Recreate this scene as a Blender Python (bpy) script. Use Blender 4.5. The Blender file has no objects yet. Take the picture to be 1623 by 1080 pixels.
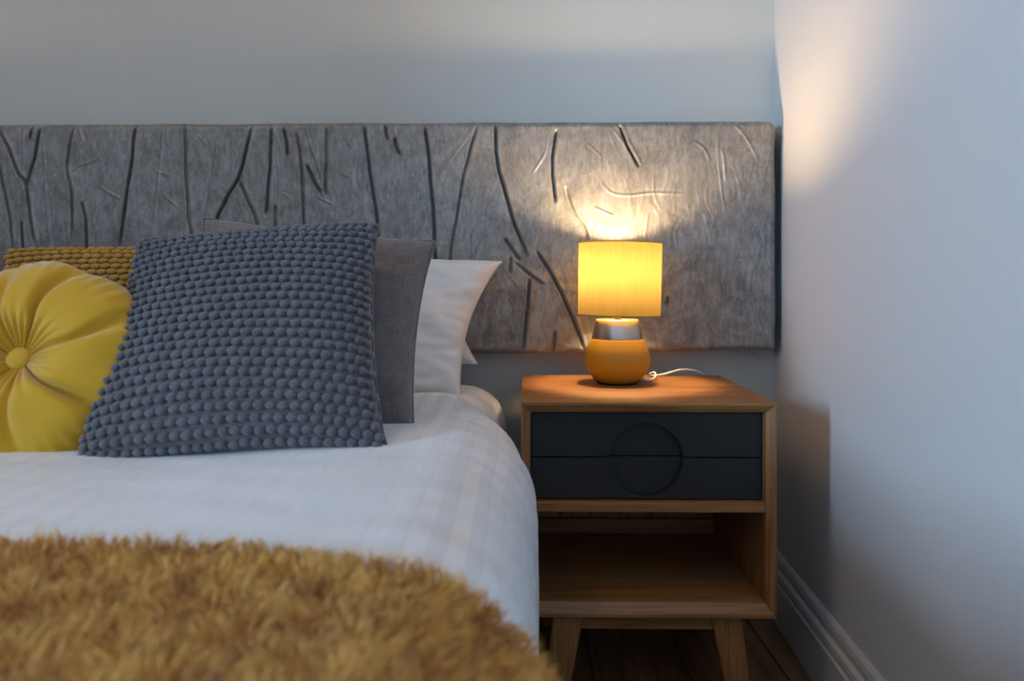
import bpy, bmesh, math, random
import numpy as np
from mathutils import Vector, Matrix, noise

random.seed(7)
rng = np.random.default_rng(7)
S = bpy.context.scene
COL = S.collection

# ------------------------------------------------------------------ camera
F = 1205.0                 # focal length in pixels of the 1623x1080 frame
CH = 0.775                 # camera height
HY = 448.0                 # horizon row
cd = bpy.data.cameras.new('camera')
cam = bpy.data.objects.new('camera', cd)
COL.objects.link(cam)
cam.location = (0, 0, CH)
cam.rotation_euler = (math.pi / 2, 0, 0)
cd.sensor_width = 36.0
cd.lens = F / 1623 * 36.0
cd.shift_y = -(540 - HY) / 1623
cd.clip_start = 0.01
cd.dof.use_dof = True
cd.dof.focus_distance = 1.5
cd.dof.aperture_fstop = 4.3
S.camera = cam

# ------------------------------------------------------------------ light of the place
w = bpy.data.worlds.new('dusk_sky')
S.world = w
w.use_nodes = True
bg = w.node_tree.nodes['Background']
bg.inputs[0].default_value = (0.46, 0.71, 1.0, 1)
bg.inputs[1].default_value = 78.0
BULB = 400.0
S.view_settings.view_transform = 'Standard'
S.view_settings.look = 'None'
S.view_settings.exposure = 0.15
S.view_settings.gamma = 1.0
S.view_settings.use_curve_mapping = False
S.cycles.max_bounces = 7
S.cycles.diffuse_bounces = 4
S.cycles.transparent_max_bounces = 12
S.cycles.caustics_reflective = False
S.cycles.caustics_refractive = False

# daylight portal in the window opening of the left wall
XL, YF, YB, ZC = -3.4, -2.6, 1.80, 2.5
WY0, WY1, WZ0, WZ1 = -1.75, -1.10, 0.80, 2.15
ld = bpy.data.lights.new('window_portal', 'AREA')
ld.shape = 'RECTANGLE'
ld.size = WZ1 - WZ0
ld.size_y = WY1 - WY0
ld.cycles.is_portal = True
lo = bpy.data.objects.new('window_portal', ld)
COL.objects.link(lo)
lo.location = (XL - 0.16, (WY0 + WY1) / 2, (WZ0 + WZ1) / 2)
lo.rotation_euler = (0, -math.pi / 2, 0)


# ------------------------------------------------------------------ helpers
def P(px, py, d):
    """Point at depth d that the photograph shows at (px, py)."""
    return Vector(((px - 811.5) / F * d, d, CH - (py - HY) / F * d))


def tag(o, label=None, cat=None, group=None, kind=None):
    for k, v in (('label', label), ('category', cat), ('group', group), ('kind', kind)):
        if v:
            o[k] = v
    return o


def empty(name, loc=(0, 0, 0)):
    o = bpy.data.objects.new(name, None)
    o.empty_display_size = 0.05
    o.location = loc
    COL.objects.link(o)
    return o


def link(name, me, mat, parent=None, smooth=False, loc=None):
    o = bpy.data.objects.new(name, me)
    COL.objects.link(o)
    if mat is not None and len(me.materials) == 0:
        me.materials.append(mat)
    if parent is not None:
        o.parent = parent
    if loc is not None:
        o.location = loc
    if smooth:
        me.polygons.foreach_set('use_smooth', [True] * len(me.polygons))
    return o


def bm_obj(name, bm, mat, parent=None, smooth=False, loc=None):
    bmesh.ops.recalc_face_normals(bm, faces=bm.faces)
    me = bpy.data.meshes.new(name)
    bm.to_mesh(me)
    bm.free()
    return link(name, me, mat, parent, smooth, loc)


def np_obj(name, verts, faces, mat, parent=None, smooth=True):
    me = bpy.data.meshes.new(name)
    me.from_pydata(np.asarray(verts).tolist(), [], faces if isinstance(faces, list) else faces.tolist())
    me.update()
    return link(name, me, mat, parent, smooth)


def grid_faces(nu, nv, off=0, flip=False):
    i, j = np.meshgrid(np.arange(nu - 1), np.arange(nv - 1), indexing='ij')
    a = (i * nv + j).ravel() + off
    b = ((i + 1) * nv + j).ravel() + off
    c = ((i + 1) * nv + j + 1).ravel() + off
    d = (i * nv + j + 1).ravel() + off
    q = np.stack([a, b, c, d], 1)
    return q[:, ::-1] if flip else q


def box(bm, x0, x1, y0, y1, z0, z1, bev=0.0, seg=2):
    r = bmesh.ops.create_cube(bm, size=1.0)
    vs = r['verts']
    bmesh.ops.scale(bm, vec=(x1 - x0, y1 - y0, z1 - z0), verts=vs)
    bmesh.ops.translate(bm, vec=((x0 + x1) / 2, (y0 + y1) / 2, (z0 + z1) / 2), verts=vs)
    if bev:
        es = list({e for v in vs for e in v.link_edges})
        bmesh.ops.bevel(bm, geom=es, offset=bev, segments=seg, affect='EDGES', profile=0.5)


def box_obj(name, b, mat, parent=None, bev=0.0, seg=2):
    bm = bmesh.new()
    box(bm, *b, bev=bev, seg=seg)
    return bm_obj(name, bm, mat, parent)


def hexa(bm, lo, hi):
    """Six-sided block between four lower and four upper points."""
    v = [bm.verts.new(p) for p in list(lo) + list(hi)]
    for f in ((0, 1, 2, 3), (4, 5, 6, 7), (0, 1, 5, 4), (1, 2, 6, 5), (2, 3, 7, 6), (3, 0, 4, 7)):
        bm.faces.new([v[k] for k in f])


def lathe(name, prof, mat, parent=None, seg=64, loc=None):
    bm = bmesh.new()
    rings = []
    for r, z in prof:
        if r < 1e-6:
            rings.append([bm.verts.new((0, 0, z))])
        else:
            rings.append([bm.verts.new((r * math.cos(2 * math.pi * k / seg), r * math.sin(2 * math.pi * k / seg), z)) for k in range(seg)])
    for a, b in zip(rings, rings[1:]):
        for k in range(seg):
            k2 = (k + 1) % seg
            if len(a) == 1 and len(b) == 1:
                continue
            if len(a) == 1:
                bm.faces.new((a[0], b[k], b[k2]))
            elif len(b) == 1:
                bm.faces.new((a[k], b[0], a[k2]))
            else:
                bm.faces.new((a[k], b[k], b[k2], a[k2]))
    return bm_obj(name, bm, mat, parent, True, loc)


def tube(name, pts, r, mat, parent=None, seg=10, closed=False, sub=8):
    pts = [Vector(p) for p in pts]
    n = len(pts)
    path = []
    rngk = range(n if closed else n - 1)
    for k in rngk:
        p0 = pts[(k - 1) % n] if (closed or k > 0) else pts[0]
        p1, p2 = pts[k], pts[(k + 1) % n]
        p3 = pts[(k + 2) % n] if (closed or k + 2 < n) else pts[-1]
        for q in range(sub):
            t = q / sub
            path.append(0.5 * ((2 * p1) + (p2 - p0) * t + (2 * p0 - 5 * p1 + 4 * p2 - p3) * t * t + (3 * p1 - p0 - 3 * p2 + p3) * t ** 3))
    if not closed:
        path.append(pts[-1])
    m = len(path)
    V, Fc = [], []
    for k in range(m):
        a = path[(k - 1) % m] if (closed or k > 0) else path[0]
        b = path[(k + 1) % m] if (closed or k < m - 1) else path[-1]
        t = (b - a).normalized()
        up = Vector((0, 0, 1)) if abs(t.z) < 0.9 else Vector((0, 1, 0))
        s = t.cross(up).normalized()
        u = s.cross(t)
        for q in range(seg):
            an = 2 * math.pi * q / seg
            V.append(path[k] + r * (math.cos(an) * s + math.sin(an) * u))
    for k in range(m if closed else m - 1):
        k2 = (k + 1) % m
        for q in range(seg):
            q2 = (q + 1) % seg
            Fc.append((k * seg + q, k * seg + q2, k2 * seg + q2, k2 * seg + q))
    if not closed:
        Fc.append(tuple(range(seg)))
        Fc.append(tuple((m - 1) * seg + q for q in range(seg)))
    return np_obj(name, [tuple(v) for v in V], Fc, mat, parent)


# ------------------------------------------------------------------ materials
def new_mat(name):
    m = bpy.data.materials.new(name)
    m.use_nodes = True
    nt = m.node_tree
    b = nt.nodes['Principled BSDF']
    return m, nt, b


def N(nt, t, **kw):
    n = nt.nodes.new(t)
    for k, v in kw.items():
        if k in n.inputs:
            n.inputs[k].default_value = v
        else:
            setattr(n, k, v)
    return n


def plain(name, col, rough=0.6, spec=0.5, metal=0.0, bump=0.0, bscale=200.0, sheen=0.0, var=0.0):
    m, nt, b = new_mat(name)
    L = nt.links.new
    b.inputs['Base Color'].default_value = (*col, 1)
    b.inputs['Roughness'].default_value = rough
    b.inputs['Specular IOR Level'].default_value = spec
    b.inputs['Metallic'].default_value = metal
    if sheen:
        b.inputs['Sheen Weight'].default_value = sheen
        b.inputs['Sheen Roughness'].default_value = 0.4
    tc = N(nt, 'ShaderNodeTexCoord')
    if bump:
        n = N(nt, 'ShaderNodeTexNoise', Scale=bscale, Detail=4.0)
        L(tc.outputs['Object'], n.inputs['Vector'])
        bp = N(nt, 'ShaderNodeBump', Strength=bump, Distance=0.002)
        L(n.outputs['Fac'], bp.inputs['Height'])
        L(bp.outputs['Normal'], b.inputs['Normal'])
    if var:
        n2 = N(nt, 'ShaderNodeTexNoise', Scale=9.0, Detail=5.0)
        L(tc.outputs['Object'], n2.inputs['Vector'])
        mx = N(nt, 'ShaderNodeMix', data_type='RGBA')
        mx.inputs[6].default_value = (*[c * (1 - var) for c in col], 1)
        mx.inputs[7].default_value = (*[min(1, c * (1 + var)) for c in col], 1)
        L(n2.outputs['Fac'], mx.inputs[0])
        L(mx.outputs[2], b.inputs['Base Color'])
    return m


def wood(name, dark, light, axis='X', rough=0.42, scale=1.0, coat=0.0):
    m, nt, b = new_mat(name)
    L = nt.links.new
    tc = N(nt, 'ShaderNodeTexCoord')
    oi = N(nt, 'ShaderNodeObjectInfo')
    add = N(nt, 'ShaderNodeVectorMath', operation='ADD')
    rv = N(nt, 'ShaderNodeVectorMath', operation='SCALE')
    cmb = N(nt, 'ShaderNodeCombineXYZ')
    for k in range(3):
        L(oi.outputs['Random'], cmb.inputs[k])
    L(cmb.outputs[0], rv.inputs[0])
    rv.inputs[3].default_value = 7.0
    L(tc.outputs['Object'], add.inputs[0])
    L(rv.outputs[0], add.inputs[1])
    mp = N(nt, 'ShaderNodeMapping')
    s = [38.0 * scale] * 3
    s['XYZ'.index(axis)] = 2.2 * scale
    mp.inputs['Scale'].default_value = s
    L(add.outputs[0], mp.inputs['Vector'])
    n1 = N(nt, 'ShaderNodeTexNoise', Scale=1.0, Detail=8.0, Roughness=0.62, Distortion=0.6)
    L(mp.outputs[0], n1.inputs['Vector'])
    mp2 = N(nt, 'ShaderNodeMapping')
    s2 = [260.0 * scale] * 3
    s2['XYZ'.index(axis)] = 7.0 * scale
    mp2.inputs['Scale'].default_value = s2
    L(add.outputs[0], mp2.inputs['Vector'])
    n2 = N(nt, 'ShaderNodeTexNoise', Scale=1.0, Detail=3.0)
    L(mp2.outputs[0], n2.inputs['Vector'])
    r1 = N(nt, 'ShaderNodeValToRGB')
    r1.color_ramp.elements[0].position = 0.32
    r1.color_ramp.elements[0].color = (*dark, 1)
    r1.color_ramp.elements[1].position = 0.66
    r1.color_ramp.elements[1].color = (*light, 1)
    L(n1.outputs['Fac'], r1.inputs[0])
    r2 = N(nt, 'ShaderNodeValToRGB')
    r2.color_ramp.elements[0].position = 0.35
    r2.color_ramp.elements[0].color = (0.68, 0.64, 0.6, 1)
    r2.color_ramp.elements[1].position = 0.55
    r2.color_ramp.elements[1].color = (1, 1, 1, 1)
    L(n2.outputs['Fac'], r2.inputs[0])
    mx = N(nt, 'ShaderNodeMix', data_type='RGBA', blend_type='MULTIPLY')
    mx.inputs[0].default_value = 1.0
    L(r1.outputs[0], mx.inputs[6])
    L(r2.outputs[0], mx.inputs[7])
    L(mx.outputs[2], b.inputs['Base Color'])
    b.inputs['Roughness'].default_value = rough
    b.inputs['Coat Weight'].default_value = coat
    b.inputs['Coat Roughness'].default_value = 0.3
    bp = N(nt, 'ShaderNodeBump', Strength=0.15, Distance=0.0006)
    L(n2.outputs['Fac'], bp.inputs['Height'])
    L(bp.outputs['Normal'], b.inputs['Normal'])
    return m


def woven(name, c0, c1, sx=420.0, rough=0.9, sheen=0.3, bump=0.5, slub=60.0):
    """Linen-like cloth: crossed slubby threads."""
    m, nt, b = new_mat(name)
    L = nt.links.new
    tc = N(nt, 'ShaderNodeTexCoord')
    outs = []
    for sc in ((slub * 0.25, slub, slub * 6), (slub * 6, slub, slub * 0.3)):
        mp = N(nt, 'ShaderNodeMapping')
        mp.inputs['Scale'].default_value = sc
        L(tc.outputs['Object'], mp.inputs['Vector'])
        n = N(nt, 'ShaderNodeTexNoise', Scale=1.0, Detail=3.0)
        L(mp.outputs[0], n.inputs['Vector'])
        outs.append(n.outputs['Fac'])
    ad = N(nt, 'ShaderNodeMath', operation='ADD')
    L(outs[0], ad.inputs[0])
    L(outs[1], ad.inputs[1])
    r = N(nt, 'ShaderNodeMapRange')
    r.inputs['From Min'].default_value = 0.75
    r.inputs['From Max'].default_value = 1.25
    L(ad.outputs[0], r.inputs['Value'])
    mx = N(nt, 'ShaderNodeMix', data_type='RGBA')
    mx.inputs[6].default_value = (*c0, 1)
    mx.inputs[7].default_value = (*c1, 1)
    L(r.outputs[0], mx.inputs[0])
    L(mx.outputs[2], b.inputs['Base Color'])
    b.inputs['Roughness'].default_value = rough
    b.inputs['Sheen Weight'].default_value = sheen
    bp = N(nt, 'ShaderNodeBump', Strength=bump, Distance=0.001)
    L(r.outputs[0], bp.inputs['Height'])
    L(bp.outputs['Normal'], b.inputs['Normal'])
    return m


def crushed_velvet(name):
    m, nt, b = new_mat(name)
    L = nt.links.new
    tc = N(nt, 'ShaderNodeTexCoord')
    n1 = N(nt, 'ShaderNodeTexNoise', Scale=9.0, Detail=9.0, Roughness=0.72, Distortion=2.2)
    L(tc.outputs['Object'], n1.inputs['Vector'])
    mp = N(nt, 'ShaderNodeMapping')
    mp.inputs['Scale'].default_value = (120, 120, 40)
    L(tc.outputs['Object'], mp.inputs['Vector'])
    n2 = N(nt, 'ShaderNodeTexNoise', Scale=1.0, Detail=6.0, Roughness=0.7, Distortion=0.8)
    L(mp.outputs[0], n2.inputs['Vector'])
    n3 = N(nt, 'ShaderNodeTexNoise', Scale=700.0, Detail=2.0)
    L(tc.outputs['Object'], n3.inputs['Vector'])
    mul = N(nt, 'ShaderNodeMath', operation='MULTIPLY')
    L(n1.outputs['Fac'], mul.inputs[0])
    L(n2.outputs['Fac'], mul.inputs[1])
    r = N(nt, 'ShaderNodeMapRange')
    r.inputs['From Min'].default_value = 0.15
    r.inputs['From Max'].default_value = 0.37
    L(mul.outputs[0], r.inputs['Value'])
    mx = N(nt, 'ShaderNodeMix', data_type='RGBA')
    mx.inputs[6].default_value = (0.170, 0.167, 0.163, 1)
    mx.inputs[7].default_value = (0.36, 0.353, 0.345, 1)
    L(r.outputs[0], mx.inputs[0])
    L(mx.outputs[2], b.inputs['Base Color'])
    rr = N(nt, 'ShaderNodeMapRange')
    rr.inputs['To Min'].default_value = 0.58
    rr.inputs['To Max'].default_value = 0.36
    L(r.outputs[0], rr.inputs['Value'])
    L(rr.outputs[0], b.inputs['Roughness'])
    b.inputs['Metallic'].default_value = 0.5
    b.inputs['Sheen Weight'].default_value = 0.7
    b.inputs['Sheen Roughness'].default_value = 0.35
    b1 = N(nt, 'ShaderNodeBump', Strength=0.55, Distance=0.004)
    L(mul.outputs[0], b1.inputs['Height'])
    b2 = N(nt, 'ShaderNodeBump', Strength=0.5, Distance=0.0008)
    L(n3.outputs['Fac'], b2.inputs['Height'])
    L(b1.outputs['Normal'], b2.inputs['Normal'])
    L(b2.outputs['Normal'], b.inputs['Normal'])
    return m


def satin_stripe(name, col):
    """White sheet cotton with woven tonal stripes that run along the bed."""
    m, nt, b = new_mat(name)
    L = nt.links.new
    at = N(nt, 'ShaderNodeAttribute', attribute_name='across')
    mod = N(nt, 'ShaderNodeMath', operation='PINGPONG')
    mod.inputs[1].default_value = 0.017
    L(at.outputs['Fac'], mod.inputs[0])
    st = N(nt, 'ShaderNodeMapRange')
    st.inputs['From Min'].default_value = 0.0078
    st.inputs['From Max'].default_value = 0.0092
    L(mod.outputs[0], st.inputs['Value'])
    mx = N(nt, 'ShaderNodeMix', data_type='RGBA')
    mx.inputs[6].default_value = (*[c * 0.91 for c in col], 1)
    mx.inputs[7].default_value = (*col, 1)
    L(st.outputs[0], mx.inputs[0])
    L(mx.outputs[2], b.inputs['Base Color'])
    rr = N(nt, 'ShaderNodeMapRange')
    rr.inputs['To Min'].default_value = 0.75
    rr.inputs['To Max'].default_value = 0.42
    L(st.outputs[0], rr.inputs['Value'])
    L(rr.outputs[0], b.inputs['Roughness'])
    b.inputs['Sheen Weight'].default_value = 0.15
    tc = N(nt, 'ShaderNodeTexCoord')
    n = N(nt, 'ShaderNodeTexNoise', Scale=22.0, Detail=5.0, Distortion=0.5)
    L(tc.outputs['Object'], n.inputs['Vector'])
    bp = N(nt, 'ShaderNodeBump', Strength=0.12, Distance=0.006)
    L(n.outputs['Fac'], bp.inputs['Height'])
    L(bp.outputs['Normal'], b.inputs['Normal'])
    return m


def island_mat(name, c0, c1, rough=0.8, sheen=0.3, nsc=0.0):
    m, nt, b = new_mat(name)
    L = nt.links.new
    g = N(nt, 'ShaderNodeNewGeometry')
    mx = N(nt, 'ShaderNodeMix', data_type='RGBA')
    mx.inputs[6].default_value = (*c0, 1)
    mx.inputs[7].default_value = (*c1, 1)
    if nsc:
        tc = N(nt, 'ShaderNodeTexCoord')
        n = N(nt, 'ShaderNodeTexNoise', Scale=nsc, Detail=3.0)
        L(tc.outputs['Object'], n.inputs['Vector'])
        r = N(nt, 'ShaderNodeMapRange')
        r.inputs['From Min'].default_value = 0.3
        r.inputs['From Max'].default_value = 0.7
        L(n.outputs['Fac'], r.inputs['Value'])
        av = N(nt, 'ShaderNodeMix', data_type='FLOAT')
        av.inputs[0].default_value = 0.45
        L(r.outputs[0], av.inputs[2])
        L(g.outputs['Random Per Island'], av.inputs[3])
        L(av.outputs[0], mx.inputs[0])
    else:
        L(g.outputs['Random Per Island'], mx.inputs[0])
    L(mx.outputs[2], b.inputs['Base Color'])
    b.inputs['Roughness'].default_value = rough
    b.inputs['Sheen Weight'].default_value = sheen
    return m


def shade_mat(name, outer, trans):
    m, nt, b = new_mat(name)
    L = nt.links.new
    out = nt.nodes['Material Output']
    tc = N(nt, 'ShaderNodeTexCoord')
    mp = N(nt, 'ShaderNodeMapping')
    mp.inputs['Scale'].default_value = (260, 260, 14)
    L(tc.outputs['Object'], mp.inputs['Vector'])
    n = N(nt, 'ShaderNodeTexNoise', Scale=1.0, Detail=3.0)
    L(mp.outputs[0], n.inputs['Vector'])
    r = N(nt, 'ShaderNodeMapRange')
    r.inputs['From Min'].default_value = 0.3
    r.inputs['From Max'].default_value = 0.7
    r.inputs['To Min'].default_value = 0.86
    r.inputs['To Max'].default_value = 1.0
    L(n.outputs['Fac'], r.inputs['Value'])
    df = N(nt, 'ShaderNodeBsdfDiffuse')
    tr = N(nt, 'ShaderNodeBsdfTranslucent')
    for nd, c in ((df, outer), (tr, trans)):
        mx = N(nt, 'ShaderNodeMix', data_type='RGBA', blend_type='MULTIPLY')
        mx.inputs[0].default_value = 1.0
        mx.inputs[6].default_value = (*c, 1)
        L(r.outputs[0], mx.inputs[7])
        L(mx.outputs[2], nd.inputs['Color'])
    ms = N(nt, 'ShaderNodeMixShader')
    ms.inputs[0].default_value = 0.5
    L(df.outputs[0], ms.inputs[1])
    L(tr.outputs[0], ms.inputs[2])
    L(ms.outputs[0], out.inputs['Surface'])
    return m


def emit_mat(name, col, s):
    m, nt, b = new_mat(name)
    b.inputs['Base Color'].default_value = (1, 1, 1, 1)
    b.inputs['Emission Color'].default_value = (*col, 1)
    b.inputs['Emission Strength'].default_value = s
    return m


def pane_mat(name):
    m, nt, b = new_mat(name)
    L = nt.links.new
    t = N(nt, 'ShaderNodeBsdfTransparent')
    g = N(nt, 'ShaderNodeBsdfGlossy', Roughness=0.02)
    fr = N(nt, 'ShaderNodeFresnel', IOR=1.45)
    ms = N(nt, 'ShaderNodeMixShader')
    L(fr.outputs[0], ms.inputs[0])
    L(t.outputs[0], ms.inputs[1])
    L(g.outputs[0], ms.inputs[2])
    L(ms.outputs[0], nt.nodes['Material Output'].inputs['Surface'])
    return m


M = {
    'wall': plain('pale_wall_paint', (0.66, 0.66, 0.67), 0.55, 0.35, bump=0.08, bscale=90),
    'wall_b': plain('pale_grey_wall_paint', (0.60, 0.625, 0.605), 0.55, 0.35, bump=0.08, bscale=90),
    'ceil': plain('white_ceiling_paint', (0.75, 0.75, 0.75), 0.8),
    'trim': plain('white_trim_paint', (0.66, 0.64, 0.62), 0.35, 0.5),
    'oakx': wood('oak_along_width', (0.22, 0.090, 0.025), (0.39, 0.178, 0.058), 'X'),
    'oakz': wood('oak_upright', (0.22, 0.090, 0.025), (0.39, 0.178, 0.058), 'Z'),
    'oaky': wood('oak_along_depth', (0.22, 0.090, 0.025), (0.39, 0.178, 0.058), 'Y'),
    'plank': wood('brown_floor_oak', (0.15, 0.068, 0.028), (0.33, 0.16, 0.07), 'Y', 0.4),
    'under': plain('dark_subfloor', (0.02, 0.014, 0.01), 0.9),
    'black': plain('matt_charcoal_paint', (0.020, 0.020, 0.020), 0.5, 0.3, bump=0.05, bscale=400),
    'velvet': crushed_velvet('crushed_silver_velvet'),
    'white_cloth': plain('white_cotton', (0.74, 0.74, 0.75), 0.8, 0.2, bump=0.15, bscale=30, sheen=0.15),
    'stripe': satin_stripe('white_striped_satin', (0.80, 0.80, 0.82)),
    'linen': woven('grey_linen', (0.115, 0.093, 0.088), (0.19, 0.16, 0.152), slub=110.0),
    'knit_base': woven('mauve_grey_weave', (0.085, 0.066, 0.074), (0.14, 0.115, 0.125)),
    'knit': island_mat('grey_wool_yarn', (0.080, 0.080, 0.094), (0.108, 0.107, 0.122), 0.9, 0.35),
    'mustard_base': woven('mustard_weave', (0.20, 0.10, 0.012), (0.30, 0.15, 0.018)),
    'mustard_knit': island_mat('mustard_wool_yarn', (0.42, 0.21, 0.016), (0.52, 0.27, 0.02), 0.9, 0.35),
    'yellow_velvet': plain('yellow_velvet', (0.62, 0.35, 0.014), 0.6, 0.3, bump=0.25, bscale=900, sheen=0.8, var=0.06),
    'throw_base': plain('ochre_throw_backing', (0.50, 0.25, 0.04), 0.95),
    'fur': island_mat('ochre_fur', (0.60, 0.27, 0.030), (0.92, 0.55, 0.14), 0.75, 0.4, 26.0),
    'ceramic': plain('mustard_ceramic', (0.50, 0.25, 0.016), 0.55, 0.4, bump=0.04, bscale=300),
    'chrome': plain('brushed_chrome', (0.58, 0.54, 0.50), 0.33, 0.5, 1.0),
    'foot': plain('black_felt_foot', (0.01, 0.01, 0.01), 0.9),
    'shade': shade_mat('yellow_lamp_cloth', (0.32, 0.20, 0.022), (0.084, 0.057, 0.0170)),
    'shade_rim': plain('yellow_shade_rim', (0.42, 0.25, 0.03), 0.8),
    'bulb': emit_mat('lit_bulb', (1.0, 0.69, 0.37), BULB),
    'fill_bowl': emit_mat('warm_fill_glow', (1.0, 0.62, 0.29), 18.0),  # glow of the added ceiling fill
    'cord': plain('white_cord', (0.75, 0.74, 0.74), 0.5),
    'frame': plain('white_window_frame', (0.8, 0.8, 0.8), 0.4),
    'glass': pane_mat('window_pane_glass'),
    'divan': woven('grey_divan_cloth', (0.05, 0.05, 0.055), (0.10, 0.10, 0.105)),
}


# ------------------------------------------------------------------ the room
def WX(y):
    """Inner face of the right wall, which stands a little off square."""
    return 0.6214 + 0.0614 * (y - YB)


T = 0.15
o = box_obj('wall_back', (XL - T, WX(YB) + 0.3, YB, YB + T, 0, ZC), M['wall_b'])
tag(o, 'pale painted wall behind the long velvet headboard', kind='structure')
bm = bmesh.new()
hexa(bm, [(WX(YF - T), YF - T, 0), (WX(YF - T) + T, YF - T, 0), (WX(YB) + T, YB, 0), (WX(YB), YB, 0)],
     [(WX(YF - T), YF - T, ZC), (WX(YF - T) + T, YF - T, ZC), (WX(YB) + T, YB, ZC), (WX(YB), YB, ZC)])
o = bm_obj('wall_right', bm, M['wall'])
tag(o, 'plain pale wall to the right of the nightstand', kind='structure')
o = box_obj('wall_front', (XL - T, WX(YF), YF - T, YF, 0, ZC), M['wall'])
tag(o, 'plain pale wall facing the headboard wall', kind='structure')
bm = bmesh.new()
for b in ((YF - T, WY0, 0, ZC), (WY1, YB, 0, ZC), (WY0, WY1, 0, WZ0), (WY0, WY1, WZ1, ZC)):
    box(bm, XL - T, XL, b[0], b[1], b[2], b[3])
o = bm_obj('wall_left', bm, M['wall'])
tag(o, 'plain pale wall with the window opening', kind='structure')
o = box_obj('ceiling', (XL - T, 0.9, YF - T, YB + T, ZC, ZC + 0.1), M['ceil'])
tag(o, 'flat white ceiling', kind='structure')

# unseen fill light added on the ceiling to warm the shaded parts
cl_ = empty('ceiling_fill_light', (-1.0, 0.45, ZC))
CEIL_FILL = cl_

# window in the left wall
win = empty('window_1', (XL - 0.09, (WY0 + WY1) / 2, WZ0))
tag(win, 'tall white framed window in the left wall', kind='structure')
wy, wh = (WY1 - WY0) / 2, WZ1 - WZ0
bm = bmesh.new()
for b in ((-wy, -wy + 0.04, 0, wh), (wy - 0.04, wy, 0, wh), (-wy + 0.04, wy - 0.04, 0, 0.04), (-wy + 0.04, wy - 0.04, wh - 0.04, wh), (-wy + 0.04, wy - 0.04, wh / 2 - 0.02, wh / 2 + 0.02)):
    box(bm, -0.03, 0.03, *b)
bm_obj('window_frame', bm, M['frame'], win)
for z0, z1 in ((0.04, wh / 2 - 0.02), (wh / 2 + 0.02, wh - 0.04)):
    box_obj('pane', (-0.002, 0.002, -wy + 0.04, wy - 0.04, z0, z1), M['glass'], win)
box_obj('window_sill', (0.03, 0.14, -wy - 0.03, wy + 0.03, -0.03, 0.0), M['frame'], win, 0.004)

# floor of brown boards running towards the headboard wall
fl = empty('floor')
tag(fl, 'dark brown oak board floor', kind='structure')
box_obj('subfloor', (XL - T, 0.9, YF - T, YB + T, -0.06, -0.02), M['under'], fl)
PW, PL = 0.19, 1.9
pm = {}
x = XL - 0.05
k = 0
while x < 0.72:
    y = YF - T - (0.55 * k % 1.1)
    while y < YB + T:
        y0, y1 = max(y, YF - T), min(y + PL, YB + T)
        if y1 - y0 > 0.03:
            key = round(y1 - y0, 3)
            if key not in pm:
                bm = bmesh.new()
                h = (y1 - y0) / 2 - 0.0012
                box(bm, -PW / 2 + 0.0012, PW / 2 - 0.0012, -h, h, -0.02, 0, 0.002, 1)
                pm[key] = bm_obj('plank', bm, M['plank'], fl, loc=(x + PW / 2, (y0 + y1) / 2, 0)).data
            else:
                link('plank', pm[key], M['plank'], fl, loc=(x + PW / 2, (y0 + y1) / 2, 0))
        y += PL
    x += PW
    k += 1

# moulded skirting
BPROF = [(0, 0), (0.018, 0), (0.018, 0.092), (0.0135, 0.094), (0.0135, 0.099), (0.0165, 0.106), (0.0150, 0.116), (0.0085, 0.121), (0.0085, 0.125), (0.0105, 0.134), (0.0085, 0.145), (0.0035, 0.151), (0, 0.151)]


def skirting(name, a, b, inward, label):
    a, b = Vector(a), Vector(b)
    n = Vector(inward).normalized()
    bm = bmesh.new()
    ra = [bm.verts.new(a + n * d + Vector((0, 0, h))) for d, h in BPROF]
    rb = [bm.verts.new(b + n * d + Vector((0, 0, h))) for d, h in BPROF]
    m_ = len(BPROF)
    for q in range(m_):
        bm.faces.new((ra[q], rb[q], rb[(q + 1) % m_], ra[(q + 1) % m_]))
    bm.faces.new(ra)
    bm.faces.new(rb)
    o_ = bm_obj(name, bm, M['trim'])
    tag(o_, label, kind='structure')


skirting('baseboard_right', (WX(YF), YF, 0), (WX(YB), YB, 0), (-1, 0.0614, 0), 'white moulded skirting board along the right wall')
skirting('baseboard_back', (XL, YB, 0), (WX(YB), YB, 0), (0, -1, 0), 'white moulded skirting board behind the bed')
skirting('baseboard_left', (XL, YF, 0), (XL, YB, 0), (1, 0, 0), 'white moulded skirting board under the window')
skirting('baseboard_front', (XL, YF, 0), (WX(YF), YF, 0), (0, 1, 0), 'white moulded skirting board on the front wall')

# ------------------------------------------------------------------ headboard
HYF = 1.72            # front face
hx0, hx1 = -2.32, 0.599


def zt(x):
    return 1.1347 + (x + 1.158) * 0.0049


def zb(x):
    return 0.6123 + (x + 0.088) * 0.0125 if x > -0.3 else 0.6097 + (x + 0.3) * 0.004


zb_v = np.vectorize(zb)
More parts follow.
